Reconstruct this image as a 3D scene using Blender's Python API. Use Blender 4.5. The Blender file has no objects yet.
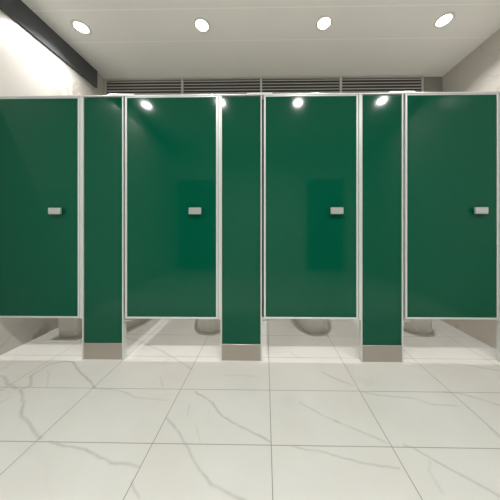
import bpy, bmesh, math
from mathutils import Vector, Matrix
C = bpy.context.scene.collection
sc = bpy.context.scene
R = math.radians

# ------------------------------------------------------------ materials
def mat(name, col, rough=.5, metal=0., coat=0., emis=None, estr=0., spec=.5):
    m = bpy.data.materials.new(name); m.use_nodes = True
    p = m.node_tree.nodes['Principled BSDF']
    p.inputs['Base Color'].default_value = (*col, 1)
    p.inputs['Roughness'].default_value = rough
    p.inputs['Metallic'].default_value = metal
    p.inputs['Coat Weight'].default_value = coat
    p.inputs['Coat Roughness'].default_value = .03
    p.inputs['Specular IOR Level'].default_value = spec
    if emis:
        p.inputs['Emission Color'].default_value = (*emis, 1)
        p.inputs['Emission Strength'].default_value = estr
    return m

def lin(r, g, b):
    return tuple(((v/255+.055)/1.055)**2.4 if v > 10 else v/255/12.92 for v in (r, g, b))

class NT:
    def __init__(s, m):
        s.t = m.node_tree; s.p = s.t.nodes['Principled BSDF']
    def n(s, typ, **kw):
        x = s.t.nodes.new(typ)
        for k, v in kw.items(): setattr(x, k, v)
        return x
    def l(s, a, b): s.t.links.new(a, b)
    def put(s, sock, v):
        if hasattr(v, 'is_output') or isinstance(v, bpy.types.NodeSocket): s.l(v, sock)
        else: sock.default_value = v
    def math(s, op, a, b=None, c=None, clamp=False):
        x = s.n('ShaderNodeMath', operation=op); x.use_clamp = clamp
        s.put(x.inputs[0], a)
        if b is not None: s.put(x.inputs[1], b)
        if c is not None: s.put(x.inputs[2], c)
        return x.outputs[0]
    def vm(s, op, a, b=None, out=0):
        x = s.n('ShaderNodeVectorMath', operation=op)
        s.put(x.inputs[0], a)
        if b is not None:
            s.put(x.inputs['Scale'] if op == 'SCALE' else x.inputs[1], b)
        return x.outputs[out]
    def noise(s, vec, scale, detail=3., dist=0., color=False):
        x = s.n('ShaderNodeTexNoise'); s.l(vec, x.inputs['Vector'])
        x.inputs['Scale'].default_value = scale; x.inputs['Detail'].default_value = detail
        x.inputs['Distortion'].default_value = dist
        return x.outputs['Color' if color else 'Fac']
    def ramp(s, f, a, b):       # map a..b to 0..1, clamped
        x = s.n('ShaderNodeMapRange'); s.l(f, x.inputs['Value'])
        x.inputs['From Min'].default_value = a; x.inputs['From Max'].default_value = b
        return x.outputs['Result']
    def mix(s, f, a, b):
        x = s.n('ShaderNodeMix', data_type='RGBA')
        s.put(x.inputs[0], f); s.put(x.inputs[6], a); s.put(x.inputs[7], b)
        return x.outputs[2]
    def pos(s):
        return s.n('ShaderNodeNewGeometry').outputs['Position']

# vein polylines of the floor marble, floor metres (x, y), and their strength
VEINS = [
    (0.9, 0.01, [(-1.654, 1.702), (-1.576, 1.699), (-1.499, 1.639), (-1.332, 1.531), (-1.166, 1.43)]),
    (0.7, 0.011, [(-1.654, 1.702), (-1.746, 1.672), (-1.739, 1.536), (-1.636, 1.438), (-1.668, 1.403), (-1.528, 1.306), (-1.431, 1.216), (-1.278, 1.138), (-1.175, 1.082)]),
    (0.6, 0.012, [(-1.969, 1.532), (-1.939, 1.533), (-1.812, 1.454), (-1.701, 1.411)]),
    (0.3, 0.008, [(-1.68, 1.602), (-1.499, 1.423)]),
    (0.4, 0.01, [(-1.667, 1.297), (-1.664, 1.336)]),
    (0.4, 0.009, [(-1.156, 1.427), (-0.979, 1.404), (-0.816, 1.348), (-0.618, 1.33)]),
    (0.65, 0.008, [(-1.112, 1.067), (-1.014, 1.047), (-0.903, 1.034), (-0.795, 0.995), (-0.71, 0.977), (-0.634, 0.969), (-0.581, 0.961)]),
    (0.6, 0.01, [(-1.367, 2.075), (-1.159, 1.988), (-0.922, 1.866), (-0.732, 1.738), (-0.57, 1.629)]),
    (0.3, 0.009, [(-0.782, 1.553), (-0.71, 1.444)]),
    (0.75, 0.008, [(-0.471, 1.406), (-0.329, 1.317), (-0.239, 1.22), (-0.092, 1.144), (0.024, 1.087)]),
    (0.6, 0.008, [(-0.564, 1.204), (-0.473, 1.129), (-0.415, 1.071), (-0.318, 0.972), (-0.239, 0.9), (-0.166, 0.878), (-0.095, 0.851), (-0.02, 0.827)]),
    (0.3, 0.006, [(-0.472, 1.315), (-0.458, 1.226)]),
    (0.3, 0.006, [(-0.383, 1.158), (-0.336, 1.082)]),
    (0.55, 0.007, [(-0.586, 0.903), (-0.513, 0.847)]),
    (0.8, 0.008, [(0.433, 1.614), (0.511, 1.542), (0.612, 1.472)]),
    (0.5, 0.008, [(0.65, 1.419), (0.758, 1.394), (0.938, 1.373), (1.038, 1.328), (1.19, 1.313)]),
    (0.5, 0.008, [(0.214, 1.327), (0.325, 1.245), (0.414, 1.198), (0.496, 1.153), (0.62, 1.086)]),
    (0.8, 0.006, [(0.395, 1.211), (0.424, 1.192)]),
    (0.55, 0.007, [(0.141, 1.063), (0.213, 1.044), (0.307, 1.036), (0.39, 1.006), (0.48, 0.988), (0.614, 0.966)]),
    (0.6, 0.01, [(1.131, 1.739), (1.248, 1.721), (1.541, 1.725), (1.674, 1.691), (1.806, 1.641), (1.916, 1.548)]),
    (0.6, 0.01, [(1.193, 1.426), (1.283, 1.415), (1.366, 1.379), (1.457, 1.323), (1.585, 1.28)]),
    (0.5, 0.008, [(1.236, 1.175), (1.233, 1.12)]),
    (0.6, 0.009, [(0.711, 1.077), (0.742, 1.065), (0.786, 1.025), (0.835, 0.981), (0.9, 0.935), (0.955, 0.89), (0.993, 0.866)]),
    (0.35, 0.008, [(0.778, 1.004), (0.742, 0.968), (0.742, 0.917), (0.742, 0.887)]),
    (0.3, 0.01, [(0.087, 1.846), (0.222, 1.878), (0.296, 1.779)]),
    (0.3, 0.01, [(-0.298, 1.556), (-0.187, 1.568), (-0.074, 1.549)]),
]

def seg_group():
    g = bpy.data.node_groups.new('vein_segment', 'ShaderNodeTree')
    for nm, ty in (('P', 'NodeSocketVector'), ('A', 'NodeSocketVector'), ('D', 'NodeSocketVector'),
                   ('InvLen2', 'NodeSocketFloat'), ('W', 'NodeSocketFloat'), ('S', 'NodeSocketFloat'), ('Acc', 'NodeSocketFloat')):
        g.interface.new_socket(nm, in_out='INPUT', socket_type=ty)
    g.interface.new_socket('Acc', in_out='OUTPUT', socket_type='NodeSocketFloat')
    g.interface.new_socket('P', in_out='OUTPUT', socket_type='NodeSocketVector')
    i = g.nodes.new('NodeGroupInput'); o = g.nodes.new('NodeGroupOutput')
    def vm(op): x = g.nodes.new('ShaderNodeVectorMath'); x.operation = op; return x
    def mt(op): x = g.nodes.new('ShaderNodeMath'); x.operation = op; return x
    L = g.links.new
    s = vm('SUBTRACT'); L(i.outputs['P'], s.inputs[0]); L(i.outputs['A'], s.inputs[1])
    d = vm('DOT_PRODUCT'); L(s.outputs[0], d.inputs[0]); L(i.outputs['D'], d.inputs[1])
    m = mt('MULTIPLY'); m.use_clamp = True; L(d.outputs['Value'], m.inputs[0]); L(i.outputs['InvLen2'], m.inputs[1])
    sc_ = vm('SCALE'); L(i.outputs['D'], sc_.inputs[0]); L(m.outputs[0], sc_.inputs['Scale'])
    e = vm('DISTANCE'); L(s.outputs[0], e.inputs[0]); L(sc_.outputs[0], e.inputs[1])
    q = mt('DIVIDE'); L(e.outputs['Value'], q.inputs[0]); L(i.outputs['W'], q.inputs[1])
    r = mt('SUBTRACT'); r.use_clamp = True; r.inputs[0].default_value = 1; L(q.outputs[0], r.inputs[1])
    t = mt('MULTIPLY'); L(r.outputs[0], t.inputs[0]); L(i.outputs['S'], t.inputs[1])
    u = mt('MAXIMUM'); L(t.outputs[0], u.inputs[0]); L(i.outputs['Acc'], u.inputs[1])
    L(u.outputs[0], o.inputs[0])
    # passing P on through the chain makes the renderer evaluate the segments one after another
    z = mt('MULTIPLY'); L(u.outputs[0], z.inputs[0]); z.inputs[1].default_value = 1e-9
    pa = vm('ADD'); L(i.outputs['P'], pa.inputs[0]); L(z.outputs[0], pa.inputs[1]); L(pa.outputs[0], o.inputs[1])
    return g

def floor_material():
    m = mat('floor_marble', (.7, .69, .64), .22); t = NT(m)
    P = t.pos()
    flat = t.vm('MULTIPLY', P, (1, 1, 0))
    n1 = t.vm('SCALE', t.vm('SUBTRACT', t.noise(flat, 9, 4, color=True), (.5, .5, .5)), .03)
    Pd = t.vm('MULTIPLY', t.vm('ADD', flat, n1), (1, 1, 0))
    g = seg_group(); acc = None
    for st, wd, pts in VEINS:
        for a, b in zip(pts[:-1], pts[1:]):
            dx, dy = b[0]-a[0], b[1]-a[1]; L2 = dx*dx+dy*dy
            if L2 < 1e-6: continue
            x = t.n('ShaderNodeGroup'); x.node_tree = g
            t.l(Pd, x.inputs['P'])
            x.inputs['A'].default_value = (a[0], a[1], 0); x.inputs['D'].default_value = (dx, dy, 0)
            x.inputs['InvLen2'].default_value = 1/L2; x.inputs['W'].default_value = wd*1.25
            x.inputs['S'].default_value = st
            if acc is not None: t.l(acc, x.inputs['Acc'])
            acc = x.outputs[0]; Pd = x.outputs[1]
    # soft natural veins everywhere
    nz = t.noise(flat, 1.3, 5, .6)
    soft = t.ramp(t.math('ABSOLUTE', t.math('SUBTRACT', nz, .5)), .022, 0)
    soft = t.math('MULTIPLY', soft, t.ramp(t.noise(flat, 2.1, 2), .5, .75))
    breakup = t.ramp(t.noise(flat, 14, 3), .25, .62)
    v = t.math('MULTIPLY', acc, t.math('MULTIPLY_ADD', breakup, .55, .45))
    v = t.math('MAXIMUM', v, t.math('MULTIPLY', soft, .22))
    cloud = t.ramp(t.noise(flat, 2.4, 3), .35, .75)
    base = t.mix(cloud, (*lin(226, 225, 219), 1), (*lin(219, 217, 210), 1))
    base = t.mix(t.math('MULTIPLY', v, .62), base, (*lin(150, 148, 140), 1))
    # grout
    sep = t.n('ShaderNodeSeparateXYZ'); t.l(P, sep.inputs[0])
    def grout(c, off, pitch, w):
        f = t.math('FRACT', t.math('DIVIDE', t.math('SUBTRACT', c, off-10*pitch), pitch))
        dd = t.math('MULTIPLY', t.math('MINIMUM', f, t.math('SUBTRACT', 1, f)), pitch)
        return t.ramp(dd, w, w*.5)
    gr = t.math('MAXIMUM', grout(sep.outputs[0], .0315, .607, .0028), grout(sep.outputs[1], 1.066, .3595, .0025))
    base = t.mix(gr, base, (*lin(150, 146, 138), 1))
    t.l(base, t.p.inputs['Base Color'])
    t.l(t.math('MULTIPLY_ADD', gr, .5, .2), t.p.inputs['Roughness'])
    return m

def marble_wall(name, a, b, vein, off=(0, 0, 0), rough=.3, tile=None):
    m = mat(name, a, rough); t = NT(m)
    P = t.vm('ADD', t.pos(), off)
    n = t.noise(P, 1.1, 6, .8)
    v = t.ramp(t.math('ABSOLUTE', t.math('SUBTRACT', n, .5)), .018, 0)
    v = t.math('MULTIPLY', v, t.ramp(t.noise(P, 1.7, 2), .42, .7))
    base = t.mix(t.noise(P, 2.2, 4), (*a, 1), (*b, 1))
    base = t.mix(t.math('MULTIPLY', v, .7), base, (*vein, 1))
    if tile:
        sep = t.n('ShaderNodeSeparateXYZ'); t.l(t.pos(), sep.inputs[0])
        for ax, o, p in tile:
            f = t.math('FRACT', t.math('DIVIDE', t.math('SUBTRACT', sep.outputs[ax], o-20*p), p))
            dd = t.math('MULTIPLY', t.math('MINIMUM', f, t.math('SUBTRACT', 1, f)), p)
            base = t.mix(t.math('MULTIPLY', t.ramp(dd, .003, .001), .6), base, (*lin(165, 158, 148), 1))
    t.l(base, t.p.inputs['Base Color'])
    return m

def ceiling_material():
    m = mat('ceiling_panels', lin(188, 186, 178), .42); t = NT(m)
    P = t.pos(); sep = t.n('ShaderNodeSeparateXYZ'); t.l(P, sep.inputs[0])
    def line(c, off, pitch, w):
        f = t.math('FRACT', t.math('DIVIDE', t.math('SUBTRACT', c, off-10*pitch), pitch))
        dd = t.math('MULTIPLY', t.math('MINIMUM', f, t.math('SUBTRACT', 1, f)), pitch)
        return t.ramp(dd, w, w*.4)
    lx = line(sep.outputs[0], .015, 1.24, .004)
    ly = t.math('MAXIMUM', line(sep.outputs[1], 2.36, .97, .006), line(sep.outputs[1], 2.01, .97, .006))
    base = t.mix(t.noise(P, 3, 3), (*lin(233, 234, 230), 1), (*lin(237, 238, 235), 1))
    base = t.mix(t.math('MULTIPLY', t.math('MAXIMUM', t.math('MULTIPLY', lx, .35), ly), .75), base, (*lin(255, 255, 252), 1))
    t.l(base, t.p.inputs['Base Color'])
    return m

def green_material():
    m = mat('green_laminate', lin(8, 84, 55), .10, spec=.27); t = NT(m)
    P = t.pos()
    b = t.mix(t.noise(P, 1.4, 3), (*lin(0, 83, 59), 1), (*lin(2, 86, 63), 1))
    t.l(b, t.p.inputs['Base Color'])
    # light wear in the gloss
    t.l(t.math('MULTIPLY_ADD', t.noise(P, 7, 4), .05, .06), t.p.inputs['Roughness'])
    bp = t.n('ShaderNodeBump'); bp.inputs['Strength'].default_value = .02; bp.inputs['Distance'].default_value = .01
    t.l(t.noise(P, 2.5, 1), bp.inputs['Height']); t.l(bp.outputs[0], t.p.inputs['Normal'])
    return m

def brushed(name, col, rough, axis):
    m = mat(name, col, rough, .85); t = NT(m)
    s = [40, 40, 40]; s[axis] = 1.5
    v = t.vm('MULTIPLY', t.pos(), tuple(s))
    nz = t.noise(v, 12, 3)
    t.l(t.math('MULTIPLY_ADD', nz, .22, rough-.1), t.p.inputs['Roughness'])
    t.l(t.mix(nz, (*[c*.88 for c in col], 1), (*[min(1, c*1.08) for c in col], 1)), t.p.inputs['Base Color'])
    return m

M = {}
M['floor'] = floor_material()
M['ceil'] = ceiling_material()
M['marble'] = marble_wall('wall_marble', lin(200, 197, 191), lin(190, 186, 179), lin(140, 124, 111), (3.1, .4, .7),
                          tile=((1, .35, 1.2), (2, .3, .6)))
M['marble2'] = marble_wall('stall_wall_marble', lin(226, 220, 212), lin(216, 208, 199), lin(150, 130, 116), (1.1, 2.4, .3))
M['plain'] = mat('grey_painted_wall', lin(150, 149, 143), .6)
M['front'] = marble_wall('opposite_wall_marble', lin(232, 230, 225), lin(224, 222, 216), lin(170, 164, 156), (6, 2, 1))
M['green'] = green_material()
M['alu'] = brushed('satin_aluminium', (.74, .77, .75), .36, 2)
NT(M['alu']).p.inputs['Metallic'].default_value = .35
M['aluh'] = brushed('satin_aluminium_rail', (.76, .79, .77), .36, 0)
NT(M['aluh']).p.inputs['Metallic'].default_value = .35
M['steel'] = brushed('brushed_stainless_steel', (.50, .455, .41), .38, 0)
M['chrome'] = mat('satin_chrome', (.68, .72, .70), .28, .6)
M['darkm'] = mat('dark_grey_metal', lin(84, 88, 89), .75, .0, spec=.2)
M['greym'] = mat('grey_grille_metal', lin(222, 218, 215), .5, .2)
M['black'] = mat('black_recess', lin(84, 80, 82), .7)
M['ceram'] = mat('white_vitreous_china', lin(240, 236, 230), .12)
M['plast'] = mat('white_plastic', lin(226, 220, 212), .35)
M['greyp'] = mat('pale_grey_plastic', lin(205, 200, 192), .4)
M['lamp'] = mat('downlight_diffuser', (1, 1, 1), .4, emis=(1, .985, .96), estr=30)
M['ring'] = mat('white_lamp_ring', lin(225, 224, 218), .35)
M['laminate'] = mat('pale_warm_laminate', lin(222, 212, 203), .3)
M['doorp'] = mat('dark_door_paint', lin(40, 46, 44), .5)

# ------------------------------------------------------------ mesh helpers
def box(bm, x0, x1, y0, y1, z0, z1, bev=0., seg=1):
    r = bmesh.ops.create_cube(bm, size=1)
    vs = r['verts']
    for v in vs:
        v.co = Vector(((x0+x1)/2+v.co.x*(x1-x0), (y0+y1)/2+v.co.y*(y1-y0), (z0+z1)/2+v.co.z*(z1-z0)))
    if bev:
        es = list({e for v in vs for e in v.link_edges})
        bmesh.ops.bevel(bm, geom=es, offset=bev, segments=seg, profile=.5, affect='EDGES')

def loft(bm, rings, cap0=True, cap1=True):
    vr = [[bm.verts.new(p) for p in ring] for ring in rings]
    n = len(vr[0])
    for a, b in zip(vr[:-1], vr[1:]):
        for i in range(n):
            bm.faces.new((a[i], a[(i+1) % n], b[(i+1) % n], b[i]))
    if cap0: bm.faces.new(list(reversed(vr[0])))
    if cap1: bm.faces.new(vr[-1])

def lathe(bm, prof, cx=0, cy=0, n=32, cap0=True, cap1=True):
    loft(bm, [[(cx+r*math.cos(2*math.pi*i/n), cy+r*math.sin(2*math.pi*i/n), z) for i in range(n)] for r, z in prof], cap0, cap1)

def cyl(bm, p, q, r, n=16):
    p, q = Vector(p), Vector(q); d = (q-p).normalized()
    u = d.orthogonal().normalized(); w = d.cross(u)
    loft(bm, [[c+u*r*math.cos(2*math.pi*i/n)+w*r*math.sin(2*math.pi*i/n) for i in range(n)] for c in (p, q)])

def obj(name, bm, m, parent=None, smooth=False, **props):
    bmesh.ops.recalc_face_normals(bm, faces=bm.faces)
    me = bpy.data.meshes.new(name); bm.to_mesh(me); bm.free()
    me.materials.append(M[m] if isinstance(m, str) else m)
    if smooth:
        for p in me.polygons: p.use_smooth = True
        me.set_sharp_from_angle(angle=R(38))
    o = bpy.data.objects.new(name, me); C.objects.link(o)
    if parent:
        o.parent = parent
    for k, v in props.items(): o[k] = v
    return o

def B(*boxes, bev=0.):
    bm = bmesh.new()
    for b in boxes: box(bm, *b, bev=bev)
    return bm

def thing(name, loc, label, cat, group=None):
    o = bpy.data.objects.new(name, None); C.objects.link(o); o.location = loc
    o.empty_display_size = .1
    o['label'] = label; o['category'] = cat
    if group: o['group'] = group
    return o

def struct(name, bm, m, parent=None):
    o = obj(name, bm, m, parent)
    if not parent: o['kind'] = 'structure'
    return o

def dup(root, loc, label, group=None):
    r = root.copy(); C.objects.link(r); r.location = loc; r['label'] = label
    if group: r['group'] = group
    for ch in list(root.children):
        c = ch.copy(); C.objects.link(c); c.parent = r
        for g in ch.children:
            d = g.copy(); C.objects.link(d); d.parent = c
    return r

# ------------------------------------------------------------ setting
F0 = -.017                # floor level
D = 1.734                 # plane of the cubicle fronts
XL, XR, YB, YF, ZC = -2.28, 2.48, 2.97, -1.9, 3.19
struct('floor', B((XL-.1, XR+.1, YF-.1, YB+.1, F0-.05, F0)), 'floor')
struct('ceiling', B((XL-.1, XR+.1, YF-.1, YB+.1, ZC, ZC+.05)), 'ceil')
struct('wall_left', B((XL-.1, XL, YF, YB, F0, ZC)), 'marble')
struct('wall_right', B((XR, XR+.1, YF, YB, F0, ZC)), 'marble')
struct('wall_back', B((XL-.1, XR+.1, YB, YB+.1, F0, ZC)), 'plain')
struct('wall_front', B((XL-.1, XR+.1, YF-.1, YF, F0, ZC)), 'front')
# marble cladding of the stall back wall, side boxing in the right stall
struct('trim_1', B((XL, 2.09, YB-.012, YB, F0, 2.25)), 'marble2')
struct('trim_2', B((2.09, XR, 1.79, YB-.012, F0, 2.1)), 'marble2')
# dark cornice strip along the left wall, pale one on the right
struct('trim_3', B((XL, XL+.02, YF, 2.80, 2.966, ZC)), 'darkm')
# two dark doors in the wall opposite (seen only as reflections in the glossy fronts)
for i, (x0, x1) in enumerate(((-2.24, -1.24), (1.06, 2.0))):
    d = struct('door_%d' % (i+1), B((x0, x1, YF, YF+.04, F0, 2.3)), 'doorp')
    obj('door_handle', B((x1-.12, x1-.09, YF+.04, YF+.07, .95, 1.15), bev=.004), 'chrome', d)

# ------------------------------------------------------------ ventilation grilles high on the back wall
gx = [-2.27, -1.165, -.055, 1.055, 2.19]
def make_grille(w, label):
    t = thing('air_grille', (0, 0, 0), label, 'air vent', 'grilles above the stalls')
    z0, z1 = 2.74, 3.185
    obj('backing', B((.012, w-.012, -.008, 0, z0+.01, z1-.01)), 'black', t)
    obj('frame', B((0, .014, -.036, 0, z0, z1), (w-.014, w, -.036, 0, z0, z1),
                   (.014, w-.014, -.036, 0, z1-.014, z1), (.014, w-.014, -.036, 0, z0, z0+.014)), 'greym', t)
    k = 0; z = z1-.042
    while z > z0+.03:
        bm = bmesh.new()
        vs = [(-.036, z-.010), (-.034, z-.013), (-.010, z+.010), (-.010, z+.013), (-.014, z+.013), (-.036, z-.004)]
        loft(bm, [[(x, y, zz) for y, zz in vs] for x in (.014, w-.014)])
        obj('slat', bm, 'greym', t)
        z -= .042
    return t
gl = ['grey slatted air grille at left end of the row, beside the dark cornice',
      'grey slatted air grille second from left, above second green stall door',
      'grey slatted air grille third from left, above third green stall door',
      'grey slatted air grille at right end of the row, above third narrow pilaster']
for i in range(4):
    g = make_grille(gx[i+1]-gx[i], gl[i]); g.location = (gx[i], YB, 0)

# ------------------------------------------------------------ cubicle fronts
def make_pilaster(x0, x1, label, stop_l=True):
    t = thing('pilaster', ((x0+x1)/2, D, 0), label, 'stall pilaster', 'narrow green pilasters between the stall doors')
    w = x1-x0; h = w/2
    obj('panel', B((-h+.006, h-.006, .006, .032, .118, 2.172), bev=.001), 'green', t)
    obj('kick_plate', B((-h+.004, h-.004, .002, .036, F0, .118), bev=.0015), 'steel', t, label='brushed steel kick plate at the foot')
    obj('edge_trim', B((-h, -h+.011, -.003, .038, F0, 2.176), bev=.0015), 'alu', t, label='silver edge strip')
    obj('edge_trim', B((h-.011, h, -.003, .038, F0, 2.176), bev=.0015), 'alu', t, label='silver edge strip')
    if stop_l:
        obj('gap_light_block', B((h-.012, h+.024, .040, .046, .33, 2.17), bev=.001), 'darkm', t, label='dark strip added behind the hinge gap to block light')  # added strip: stops light leaking through the hinge gap, keeps its line dark
        obj('door_stop', B((-h-.018, -h, -.005, .040, .325, 2.178), bev=.002), 'alu', t, label='silver strip the door closes against')
    return t
make_pilaster(-1.528, -1.180, 'narrow green pilaster between leftmost and second stall doors')
make_pilaster(-.368, -.026, 'narrow green pilaster near the middle, between second and third stall doors')
make_pilaster(.787, 1.130, 'narrow green pilaster between third and rightmost stall doors')
make_pilaster(1.922, XR, 'green pilaster at the right picture edge, beyond the rightmost door')

def make_door(x0, x1, lx, zb, label):
    w = x1-x0; t = thing('stall_door', (x0, D, zb), label, 'stall door', 'green toilet stall doors')
    H = 2.176-zb
    obj('panel', B((.008, w-.008, .002, .028, .008, H-.008), bev=.001), 'green', t)
    f = .016
    obj('edge_frame', B((0, f, -.003, .032, 0, H), (w-f, w, -.003, .032, 0, H),
                        (f, w-f, -.003, .032, 0, f*.9), (f, w-f, -.003, .032, H-.010, H), bev=.0015), 'alu', t,
        label='silver edge frame')
    if x0 > -2:
        bm = bmesh.new()
        box(bm, -.0135, .045, .012, .030, -.028, -.020, bev=.001)
        box(bm, -.0135, -.009, .004, .034, -.060, -.020, bev=.001)
        cyl(bm, (.026, .021, -.024), (.026, .021, .001), .006)
        obj('pivot_bracket', bm, 'chrome', t)
    l = lx-x0; z = 1.222-zb
    k = obj('latch', B((l-.051, l+.051, -.034, -.014, -.027+z, .027+z), bev=.004), 'chrome', t, label='small silver latch block')
    bm = bmesh.new(); cyl(bm, (l, -.016, z), (l, .004, z), .022, 24)
    obj('latch_stem', bm, 'darkm', k)
    obj('latch_inset', B((l-.040, l+.034, -.0355, -.033, -.015+z, .015+z), bev=.0008), 'chrome', k)
    return t
make_door(-2.272, -1.550, -1.736, .328, 'leftmost green stall door, beside the left marble wall')
make_door(-1.166, -.390, -.573, .328, 'second green stall door from the left')
make_door(-.010, .765, .583, .333, 'third green stall door from the left, just right of the middle')
make_door(1.146, 1.899, 1.734, .338, 'rightmost green stall door, at the right edge')

# head rail
hr = obj('head_rail', B((XL, XR, D-.004, D+.040, 2.178, 2.190), bev=.002), 'aluh',
         label='thin silver head rail along the top of all the green doors', category='rail')
for cx in (-1.192, -.045, 1.115):
    obj('rail_sleeve', B((cx-.105, cx+.105, D-.009, D+.045, 2.176, 2.197), bev=.003), 'aluh', hr)

# dividing partitions
plab = ['pale partition dividing the two leftmost stalls, running back behind the second door',
        'pale partition dividing the two middle stalls',
        'pale partition dividing the two rightmost stalls']
for cx, lb in zip((-1.197, -.043, 1.112), plab):
    t = thing('partition', (cx, D+.04, 0), lb, 'stall partition', 'partitions between the stalls')
    dp = YB-.012-D-.04
    obj('panel', B((-.011, .011, 0, dp, .34, 2.165), bev=.001), 'laminate', t)
    obj('edge_trim', B((-.014, .014, 0, dp, .325, .343), (-.014, .014, 0, dp, 2.162, 2.176), bev=.001), 'alu', t)
    for z in (.5, 1.9):
        obj('wall_bracket', B((.010, .035, dp-.004, dp, z, z+.06), (.010, .014, dp-.035, dp, z, z+.06)), 'chrome', t)

# ------------------------------------------------------------ toilets
def egg(cx, yb, yf, hw, z, n=36, pw=2.3):
    pts = []
    cy = yb+(yf-yb)*.42
    for i in range(n):
        a = 2*math.pi*i/n
        c, s = math.cos(a), math.sin(a)
        e = 2/pw
        x = hw*math.copysign(abs(c)**e, c)
        y = (cy-yf if s < 0 else yb-cy)*math.copysign(abs(s)**(1.0 if s < 0 else .7), s)
        pts.append((cx+x, cy+y, z))
    return pts
def make_toilet(label):
    t = thing('toilet', (0, 0, 0), label, 'toilet', 'white toilets seen under the stall doors')
    # local y: 0 = front of foot, .8 = wall
    bm = bmesh.new()
    loft(bm, [egg(0, .62, .0, .188, 0, pw=2.6), egg(0, .62, -.002, .190, .02, pw=2.6), egg(0, .62, .0, .188, .05, pw=2.6), egg(0, .62, -.002, .186, .2, pw=2.5),
              egg(0, .62, -.018, .188, .30), egg(0, .62, -.045, .19, .37), egg(0, .62, -.05, .19, .395),
              egg(0, .58, -.01, .15, .397), egg(0, .50, .04, .11, .34), egg(0, .42, .12, .06, .22)])
    obj('bowl', bm, 'ceram', t, smooth=True)
    bm = bmesh.new()
    loft(bm, [egg(0, .58, -.055, .195, .398), egg(0, .58, -.06, .198, .41), egg(0, .58, -.055, .193, .422),
              egg(0, .46, .03, .125, .422), egg(0, .46, .03, .125, .398)], False, False)
    obj('seat', bm, 'plast', t, smooth=True)
    bm = bmesh.new()
    lid = [egg(0, .58, -.058, .196, .4245), egg(0, .58, -.062, .199, .435), egg(0, .57, -.045, .185, .447)]
    loft(bm, lid)
    obj('lid', bm, 'plast', t, smooth=True)
    tk = obj('tank', B((-.19, .19, .6, .79, .36, .76), bev=.02), 'ceram', t)
    obj('tank_lid', B((-.2, .2, .59, .795, .76, .79), bev=.008), 'ceram', tk)
    bm = bmesh.new(); lathe(bm, [(.028, .79), (.028, .797), (.024, .8)], 0, .69)
    obj('flush_button', bm, 'chrome', tk, smooth=True)
    return t
YT = 2.20
t0 = make_toilet('white toilet foot showing under the third stall door'); t0.location = (.545, YT, F0)
dup(t0, (-.60, YT, F0), 'white toilet foot at the right side under the second stall door')
dup(t0, (1.66, YT, F0), 'white toilet foot at the left side under the rightmost stall door')
dup(t0, (-1.63, YT, F0), 'white toilet foot mostly hidden behind the leftmost pilaster')

# waste bin in the leftmost stall
t = thing('waste_bin', (-1.965, 2.17, F0), 'pale waste bin under the leftmost stall door, against its pilaster', 'bin')
bm = bmesh.new()
def rr(hx, hy, r, z, n=6):
    out = []
    for cx, cy, a0 in ((hx-r, hy-r, 0), (-hx+r, hy-r, 90), (-hx+r, -hy+r, 180), (hx-r, -hy+r, 270)):
        for i in range(n+1):
            a = R(a0+90*i/n); out.append((cx+r*math.cos(a), cy+r*math.sin(a), z))
    return out
loft(bm, [rr(.10, .10, .02, 0), rr(.104, .104, .025, .01), rr(.12, .12, .03, .38), rr(.124, .124, .03, .38), rr(.124, .124, .03, .40),
          rr(.112, .112, .03, .40), rr(.098, .098, .02, .02)])
obj('body', bm, 'greyp', t, smooth=True)
bm = bmesh.new()
loft(bm, [rr(.125, .125, .03, .401), rr(.125, .125, .03, .412), rr(.09, .09, .03, .44)])
obj('lid', bm, 'greyp', t, smooth=True)

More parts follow.
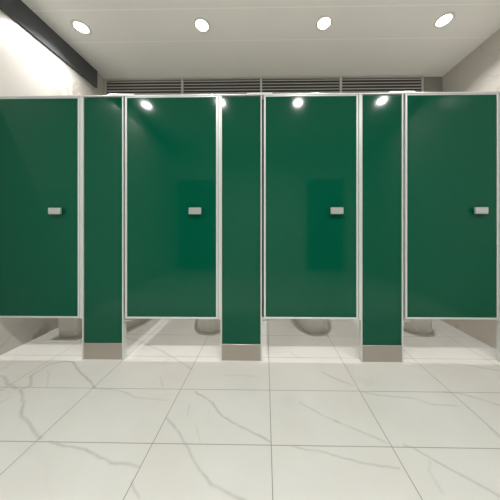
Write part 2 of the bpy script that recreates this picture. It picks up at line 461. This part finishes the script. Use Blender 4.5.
# ------------------------------------------------------------ downlights
def make_light(label):
    t = thing('downlight', (0, 0, ZC), label, 'ceiling light', 'round recessed downlights')
    bm = bmesh.new()
    lathe(bm, [(.060, 0), (.085, 0), (.085, -.004), (.078, -.009), (.064, -.009), (.060, -.004)], n=40, cap0=False, cap1=False)
    obj('trim_ring', bm, 'ring', t, smooth=True)
    bm = bmesh.new(); lathe(bm, [(.060, -.0005), (.060, -.003), (.045, -.0055)], n=40)
    obj('diffuser', bm, 'lamp', t, label='glowing round diffuser')
    return t
rear = [(-1.93, 2.18, 'glowing recessed downlight at far left of the ceiling, beside the dark cornice'),
        (-.656, 2.175, 'glowing recessed downlight, second from the left, above the second stall door'),
        (.607, 2.17, 'glowing recessed downlight, third from the left, above the third stall door'),
        (1.816, 2.157, 'glowing recessed downlight at far right of the ceiling, near the right marble wall')]
front = [(-2.03, -.1, 'downlight over the open floor, leftmost, reflected in the second door'),
         (-.745, -.03, 'downlight over the open floor, second from the left, reflected beside the second pilaster'),
         (.555, -.07, 'downlight over the open floor, third from the left, reflected in the third door'),
         (1.93, -.02, 'downlight over the open floor, rightmost, reflected in the third pilaster')]
L0 = None
for i, (x, y, lb) in enumerate(rear+front):
    if L0 is None: L0 = make_light(lb); L0.location = (x, y, ZC)
    else: dup(L0, (x, y, ZC), lb)
    ld = bpy.data.lights.new('downlight_beam', 'AREA'); ld.shape = 'DISK'; ld.size = .12
    ld.energy = 17.5 if i < 4 else 24; ld.spread = R(132 if i < 4 else 150); ld.color = (1, .985, .975)
    lo = bpy.data.objects.new('downlight_beam', ld); C.objects.link(lo); lo.location = (x, y, ZC-.012)

# ------------------------------------------------------------ world, camera
w = bpy.data.worlds.new('room_ambient'); sc.world = w; w.use_nodes = True
w.node_tree.nodes['Background'].inputs[0].default_value = (.9, .9, .88, 1)
w.node_tree.nodes['Background'].inputs[1].default_value = .3

cd = bpy.data.cameras.new('camera'); co = bpy.data.objects.new('camera', cd); C.objects.link(co)
cd.sensor_width = 36; cd.lens = 36*210/500
cd.shift_x = -12/500; cd.shift_y = -23/500
cd.clip_start = .02
co.location = (0, 0, 1.09); co.rotation_euler = (R(90), 0, R(.83))
sc.camera = co

vs = sc.view_settings
vs.view_transform = 'Standard'; vs.look = 'None'; vs.gamma = 1; vs.use_curve_mapping = False
vs.exposure = -0.30
sc.cycles.max_bounces = 10; sc.cycles.diffuse_bounces = 6; sc.cycles.glossy_bounces = 5
sc.cycles.use_denoising = True
sc.cycles.sample_clamp_indirect = 6
